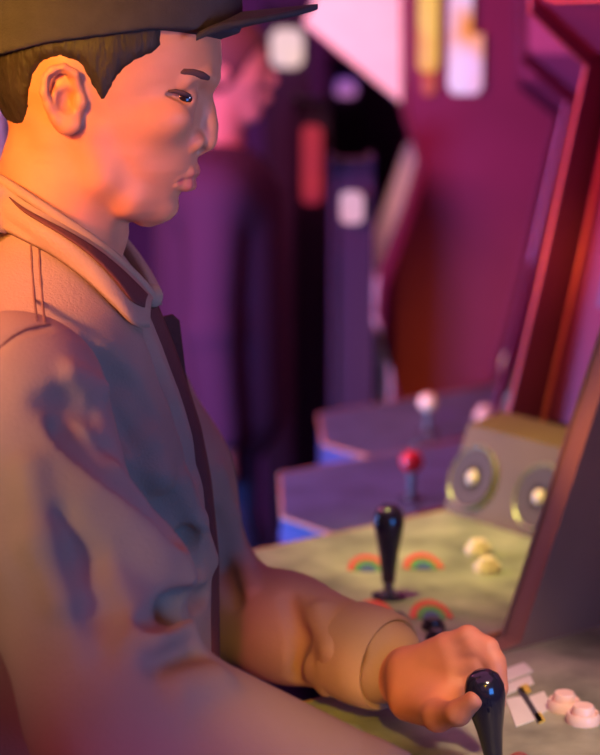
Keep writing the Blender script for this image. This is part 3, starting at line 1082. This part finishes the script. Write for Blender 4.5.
# folds: valleys cut, ridges raised
sculpt([(96, 352), (112, 378), (128, 405), (142, 432), (154, 455)], [.005, .010, .014, .013, .008], .022, 'cut', -.002)
sculpt([(48, 402), (70, 404), (95, 412)], [.004, .008, .006], .018, 'cut', -.002)
sculpt([(66, 432), (100, 456), (134, 482), (164, 508), (188, 536)], [.006, .012, .015, .015, .010], .016, 'cut', .004)
T.chain([px(20, 440, -.235), px(55, 468, -.25), (px(92, 498, -.26)), px(124, 528, -.262), px(150, 556, -.262), px(168, 584, -.262)], [.016, .020, .021, .021, .021, .020], k=.022)
sculpt([(92, 362), (118, 400), (142, 440), (158, 480), (176, 528)], [.004, .007, .008, .008, .006], .014, 'add', .003)
sculpt([(70, 372), (100, 388), (128, 418)], [.004, .005, .004], .014, 'add', .002)
sculpt([(150, 340), (166, 380), (180, 420), (194, 470)], [.004, .006, .007, .007], .014, 'cut', -.001)
sculpt([(205, 470), (214, 520), (226, 570), (236, 600)], [.005, .008, .008, .006], .012, 'cut', -.001)
sculpt([(218, 470), (230, 515), (242, 560), (252, 590)], [.005, .007, .007, .005], .012, 'add', .002)
sculpt([(184, 480), (196, 520), (210, 560), (222, 600)], [.005, .007, .007, .005], .012, 'add', .002)
sculpt([(198, 592), (180, 606), (162, 618)], [.008, .009, .006], .016, 'cut', .0)
sculpt([(210, 612), (180, 632), (150, 640), (110, 642)], [.009, .011, .010, .006], .02, 'add', .004)
sculpt([(232, 640), (196, 652), (160, 664)], [.006, .008, .006], .014, 'cut', -.001)
sculpt([(250, 668), (215, 680), (180, 690)], [.007, .009, .008], .016, 'add', .003)
sculpt([(60, 520), (85, 560), (100, 610), (100, 650)], [.004, .007, .007, .004], .02, 'cut', -.003)
sculpt([(30, 470), (40, 540), (60, 600)], [.004, .006, .004], .02, 'add', .002)
sculpt([(290, 600), (300, 640), (296, 680)], [.005, .007, .005], .012, 'cut', -.001)
sculpt([(318, 610), (330, 650), (326, 690)], [.005, .007, .005], .012, 'add', .002)
sculpt([(345, 625), (352, 655), (350, 690)], [.004, .006, .004], .012, 'cut', -.001)
# the deep crease where the sleeve lies over the chest, and the one inside the elbow
for line, r in (([(62, 428), (86, 446), (112, 466), (138, 488), (162, 511), (184, 538), (201, 570)], .0125), ([(206, 594), (188, 604), (168, 613), (150, 618)], .010)):
    pts = []
    for a, b2 in zip(line, line[1:]):
        pts += [(a[0] + (b2[0] - a[0]) * k / 5, a[1] + (b2[1] - a[1]) * k / 5) for k in range(5)]
    hits = [T.hit(u, v) for u, v in pts + [line[-1]]]
    for k, q in enumerate(hits):
        if q is not None:
            T.ball(q, r * (.55 + .45 * math.sin(math.pi * (k + 1) / (len(hits) + 1))), .009, 'cut')
# stitched seams: shoulder yoke and armhole
sculpt([(-4, 353), (10, 340), (24, 332), (38, 328), (48, 327)], .0016, .003, 'cut', -.0005)
SEAM = [[T.hit(u, v) for u, v in l] for l in (
    [(31, 246), (32, 270), (34, 296), (37, 322)], [(39, 249), (40, 272), (42, 298), (45, 323)],
    [(-2, 349), (12, 337), (26, 329.5), (40, 326), (50, 325)])]
NZ = (np.sin(X * 46 + Z * 30 + 2 * np.sin(Y * 21)) * np.sin(Y * 37 - Z * 24) * np.sin(Z * 41 + X * 17)).astype(np.float32)
T.F += NZ * .0012
me, V = T.mesh('jacket')
jacket = put(link('jacket', me, M_canvas))
for l in SEAM:
    l = [p for p in l if p is not None]
    if len(l) > 2:
        fine = []
        for a, b2 in zip(l, l[1:]):
            fine += [a.lerp(b2, k / 6) for k in range(6)]
        fine = fine + [l[-1]]
        q = []
        for p in fine:
            d = (p - CAM).normalized()
            for k in range(30):
                pp = p + d * (-.012 + .001 * k)
                if T.value(pp) < 0:
                    p = pp
                    break
            q.append(p)
        s = tube('seam', q, .0011, M_seam, None, 6)
        s.parent = jacket

# collar: rises inside, rolls over its top edge and falls outside; open at the throat
topl = [((-18, 173), 0.042), ((-14, 173), 0.0), ((0, 180), -.042), ((22, 194), -.066), ((62, 220), -.074), ((98, 244), -.064), ((124, 266), -.044), ((142, 284), -.024), ((153, 298), -.010)]
lowl = [((-36, 226), 0.055), ((-40, 225), 0.0), ((-28, 226), -.066), ((8, 232), -.112), ((48, 250), -.122), ((84, 276), -.110), ((112, 302), -.085), ((132, 322), -.055), ((146, 326), -.03)]


def catm(pts, n):
    pts = [Vector(p) for p in pts]
    out = []
    for i in range(len(pts) - 1):
        p0, p1, p2, p3 = pts[max(i - 1, 0)], pts[i], pts[i + 1], pts[min(i + 2, len(pts) - 1)]
        for k in range(n):
            t = k / n
            out.append(.5 * ((2 * p1) + (p2 - p0) * t + (2 * p0 - 5 * p1 + 4 * p2 - p3) * t * t + (3 * p1 - p0 - 3 * p2 + p3) * t ** 3))
    out.append(pts[-1])
    return out


tl = catm([P(u, v, y) for (u, v), y in topl], 8)
low_pts = []
for k, ((u, v), y) in enumerate(lowl):
    q = T.hit(u, v) if k >= 3 else None
    low_pts.append(P(u, v, y) if q is None else q + (CAM - q).normalized() * .008 + Vector((.002, 0, .002)))
ll = catm(low_pts, 8)


def mirror_far(l, sh):
    return [Vector((p.x + sh, -p.y, p.z)) for p in l]


def outward(t_, l_):
    o = Vector((l_.x - t_.x, l_.y - t_.y, 0))
    return o.normalized() if o.length > 1e-5 else Vector((0, -1, 0))


def fall(t_, l_, k, lift=0.0):
    """a point on the fall of the collar, always clear of the jacket below it"""
    ow = outward(t_, l_)
    p = t_.lerp(l_, k) + ow * (.012 * math.sin(math.pi * k) + .003) + Vector((0, 0, .006 * math.sin(math.pi * k)))
    for _ in range(120):
        if T.value(p) > .006:
            break
        p = p + ow * .0006 + Vector((0, 0, .0003))
    return p + (ow + Vector((0, 0, .5))) * lift


def collar_mesh(tl, ll, name, parent, m):
    bm = bmesh.new()
    rows = []
    for t_, l_ in zip(tl, ll):
        ow = outward(t_, l_)
        sec = [t_ - ow * .010 + Vector((0, 0, -.048)), t_ - ow * .008 + Vector((0, 0, -.02)), t_ - ow * .005 + Vector((0, 0, -.004)), t_ + Vector((0, 0, .0015)), t_ + ow * .004 + Vector((0, 0, -.001))]
        sec += [fall(t_, l_, k) for k in (.15, .3, .45, .6, .75, .9, 1.0)]
        sec.append(sec[-1] + Vector((0, 0, -.004)) - ow * .003)
        rows.append([bm.verts.new(p) for p in sec])
    for a, b2 in zip(rows, rows[1:]):
        for i in range(len(a) - 1):
            bm.faces.new((a[i], a[i + 1], b2[i + 1], b2[i]))
    o = bm_obj(name, bm, m, None, smooth=True)
    o.parent = parent
    sm = o.modifiers.new('thick', 'SOLIDIFY')
    sm.thickness = .004
    sm.offset = 0
    return o


def strip(name, i0, i1, lo, hi, m, parent, lift, thick=.0016):
    """a strip laid along the collar between two fractions of its fall"""
    bm = bmesh.new()
    prev = None
    for i in range(i0, i1):
        s = (i - i0) / max(1, i1 - i0 - 1)
        a, b2 = lo(s), hi(s)
        cur = [bm.verts.new(fall(tl[i], ll[i], a + (b2 - a) * q / 5, lift)) for q in range(6)]
        if prev:
            for j in range(5):
                bm.faces.new((prev[j], prev[j + 1], cur[j + 1], cur[j]))
        prev = cur
    o = bm_obj(name, bm, m, None, smooth=True)
    o.parent = parent
    sm = o.modifiers.new('thick', 'SOLIDIFY')
    sm.thickness = thick
    return o


col = collar_mesh(tl, ll, 'collar', jacket, M_canvas)
col2 = collar_mesh(mirror_far(tl[8:], .0), mirror_far(ll[8:], .0), 'collar', jacket, M_canvas)
# dark strip standing in for the shade below the collar's roll
strip('collar_shade', 26, len(tl) - 2, lambda s: .17, lambda s: .19 + .50 * min(1, s * 1.25), M_cloth_shade, col, .0085)
s = tube('collar_piping', [p + Vector((0, -.002, .001)) for p in tl], .0042, M_canvas, None, 8)
s.parent = col
# collar end with its snap, and the front placket below it
ce = lathe('snap', [(0, -.006), (.008, -.005), (.0105, 0), (.008, .005), (0, .007)], M_canvas, None, (0, 0, 0), (0.35, -1, 0.15), 24)
ce.location = at(151, 296, -.010)
ce.parent = jacket
zz = np.linspace(at(150, 305, 0).z, at(210, 700, 0).z, 30)
bm = bmesh.new()
prev = None
for q in zz:
    x = float(np.interp(q, *TF))
    sec = [bm.verts.new((x - .012, -.040, q)), bm.verts.new((x + .001, -.026, q)), bm.verts.new((x + .0045, -.010, q)), bm.verts.new((x + .004, .012, q)), bm.verts.new((x - .012, .02, q))]
    if prev:
        for j in range(5):
            bm.faces.new((prev[j], prev[(j + 1) % 5], sec[(j + 1) % 5], sec[j]))
    prev = sec
o = bm_obj('placket', bm, M_cloth_shade, None, smooth=True)
o.parent = jacket
# the far front edge standing away from the chest
fp = [px(u, v, .03) for u, v in ((152, 320), (172, 316), (178, 321), (184, 372), (192, 410), (180, 396), (166, 352))]
bm = bmesh.new()
add_prism(bm, [(p[0], p[2]) for p in fp], 'y', .024, .030)
o = bm_obj('front_flap', bm, M_cloth_shade, None, bevel=.0015)
o.parent = jacket
# cuff of the left sleeve
cf = EL_L.lerp(WR_L, .90)
ax = (WR_L - EL_L).normalized()
o = lathe('cuff', [(.030, -.03), (.046, -.03), (.047, -.01), (.045, .012), (.042, .016), (.036, .013), (.030, .0)], M_canvas, None, (0, 0, 0), ax, 28)
o.location = cf + Vector((0, 0, .005))
o.parent = jacket
o = lathe('cuff', [(.028, -.03), (.047, -.03), (.047, -.01), (.045, .012), (.042, .016), (.034, .013), (.028, .0)], M_canvas, None, (0, 0, 0), (WR_R - EL_R).normalized(), 28)
o.location = EL_R.lerp(WR_R, .86)
o.parent = jacket

# trousers and shoes, below the frame
Q = Field((-.45, -.22, .05), (-.05, .22, .95), .008)
Q.chain([(-.255, 0, .92), (-.255, 0, .80)], [.12, .125], k=.03, ys=.72)
for s in (-1, 1):
    Q.chain([(-.25, .085 * s, .80), (-.235, .10 * s, .48), (-.25, .11 * s, .09)], [.088, .066, .055], k=.03)
me, V = Q.mesh('trousers')
put(link('trousers', me, M_trou))
for s in (-1, 1):
    Q = Field((-.36, .11 * s - .08, -.02), (-.02, .11 * s + .08, .16), .005)
    Q.chain([(-.27, .11 * s, .05), (-.17, .115 * s, .045), (-.10, .12 * s, .038)], [.045, .042, .034], k=.02)
    Q.chain([(-.25, .11 * s, .06), (-.25, .11 * s, .12)], [.045, .045], k=.02)
    sl, X, Y, Z = Q.sub(Q.lo, Q.lo + 1)
    Q.F[:] = np.maximum(Q.F, .002 - Z)
    me, V = Q.mesh('shoe')
    put(link('shoe', me, M_shoe))

# ------------------------------------------------------------------ bystander beyond the cap's brim
M_skin2 = mat('ruddy_skin', rgb(206, 120, 108), 0.6, spec=0.3)
M_hair2 = mat('dark_red_brown_hair', rgb(96, 40, 44), 0.7)
M_coat2 = mat('dark_plum_coat', rgb(74, 34, 62), 0.9)
bp = at(226, 70, 2.5)
by = empty('person', (bp.x, 2.5, 0.0), 'blurred person in a dark plum coat standing beyond the cap brim', 'person')
bx, bz = 0.0, bp.z
N_ = Field((-.30, -.30, .60), (.30, .30, bz + .18), .006)
N_.ball((.0, 0, bz + .02), (.092, .075, .098), k=.02)
N_.chain([(.035, 0, bz - .03), (.05, 0, bz - .085)], [.052, .030], k=.03)
N_.ball((.098, 0, bz - .02), (.016, .012, .018), k=.012)
N_.ball((.088, 0, bz - .06), (.012, .02, .012), k=.012)
for s in (-1, 1):
    N_.ball((-.005, .078 * s, bz - .01), (.016, .010, .026), k=.006)
    N_.chain([(-.02, .17 * s, bz - .27), (-.03, .205 * s, bz - .54), (-.01, .21 * s, bz - .78)], [.045, .038, .028], k=.02)
    N_.chain([(-.01, .21 * s, bz - .78), (.0, .205 * s, bz - .86)], [.032, .024], k=.015)
N_.chain([(-.01, 0, bz - .08), (-.02, 0, bz - .2)], [.05, .058], k=.02)
N_.chain([(-.02, .13, bz - .26), (-.02, -.13, bz - .26)], [.07, .07], k=.04)
N_.chain([(-.02, 0, bz - .3), (-.02, 0, .78)], [.12, .12], k=.05, ys=.8)
me, V = N_.mesh('body')
o = link('body', me, M_skin2)
o.parent = by
N_ = Field((-.16, -.14, bz - .08), (.14, .14, bz + .18), .006)
N_.ball((-.008, 0, bz + .03), (.101, .085, .102), k=.02)
N_.ball((.10, 0, bz - .03), (.075, .12, .085), k=.01, op='cut')
me, V = N_.mesh('hair')
o = link('hair', me, M_hair2)
o.parent = by
N_ = Field((-.34, -.34, .66), (.30, .34, bz - .12), .008)
N_.chain([(-.02, .14, bz - .265), (-.02, -.14, bz - .265)], [.085, .085], k=.04)
N_.chain([(-.02, 0, bz - .3), (-.02, 0, .78)], [.145, .15], k=.05, ys=.8)
for s in (-1, 1):
    N_.chain([(-.02, .17 * s, bz - .27), (-.03, .205 * s, bz - .54), (-.01, .21 * s, bz - .77)], [.065, .055, .045], k=.02)
me, V = N_.mesh('coat')
o = link('coat', me, M_coat2)
o.parent = by
N_ = Field((-.25, -.25, -.01), (.25, .25, .85), .01)
for s in (-1, 1):
    N_.chain([(-.02, .08 * s, .80), (0, .09 * s, .45), (-.02, .09 * s, .10)], [.09, .065, .055], k=.03)
    N_.chain([(-.03, .09 * s, .05), (.12, .10 * s, .035)], [.045, .034], k=.02)
sl, X, Y, Z = N_.sub(N_.lo, N_.lo + 1)
N_.F[:] = np.maximum(N_.F, .002 - Z)
me, V = N_.mesh('trousers')
o = link('trousers', me, M_trou)
o.parent = by
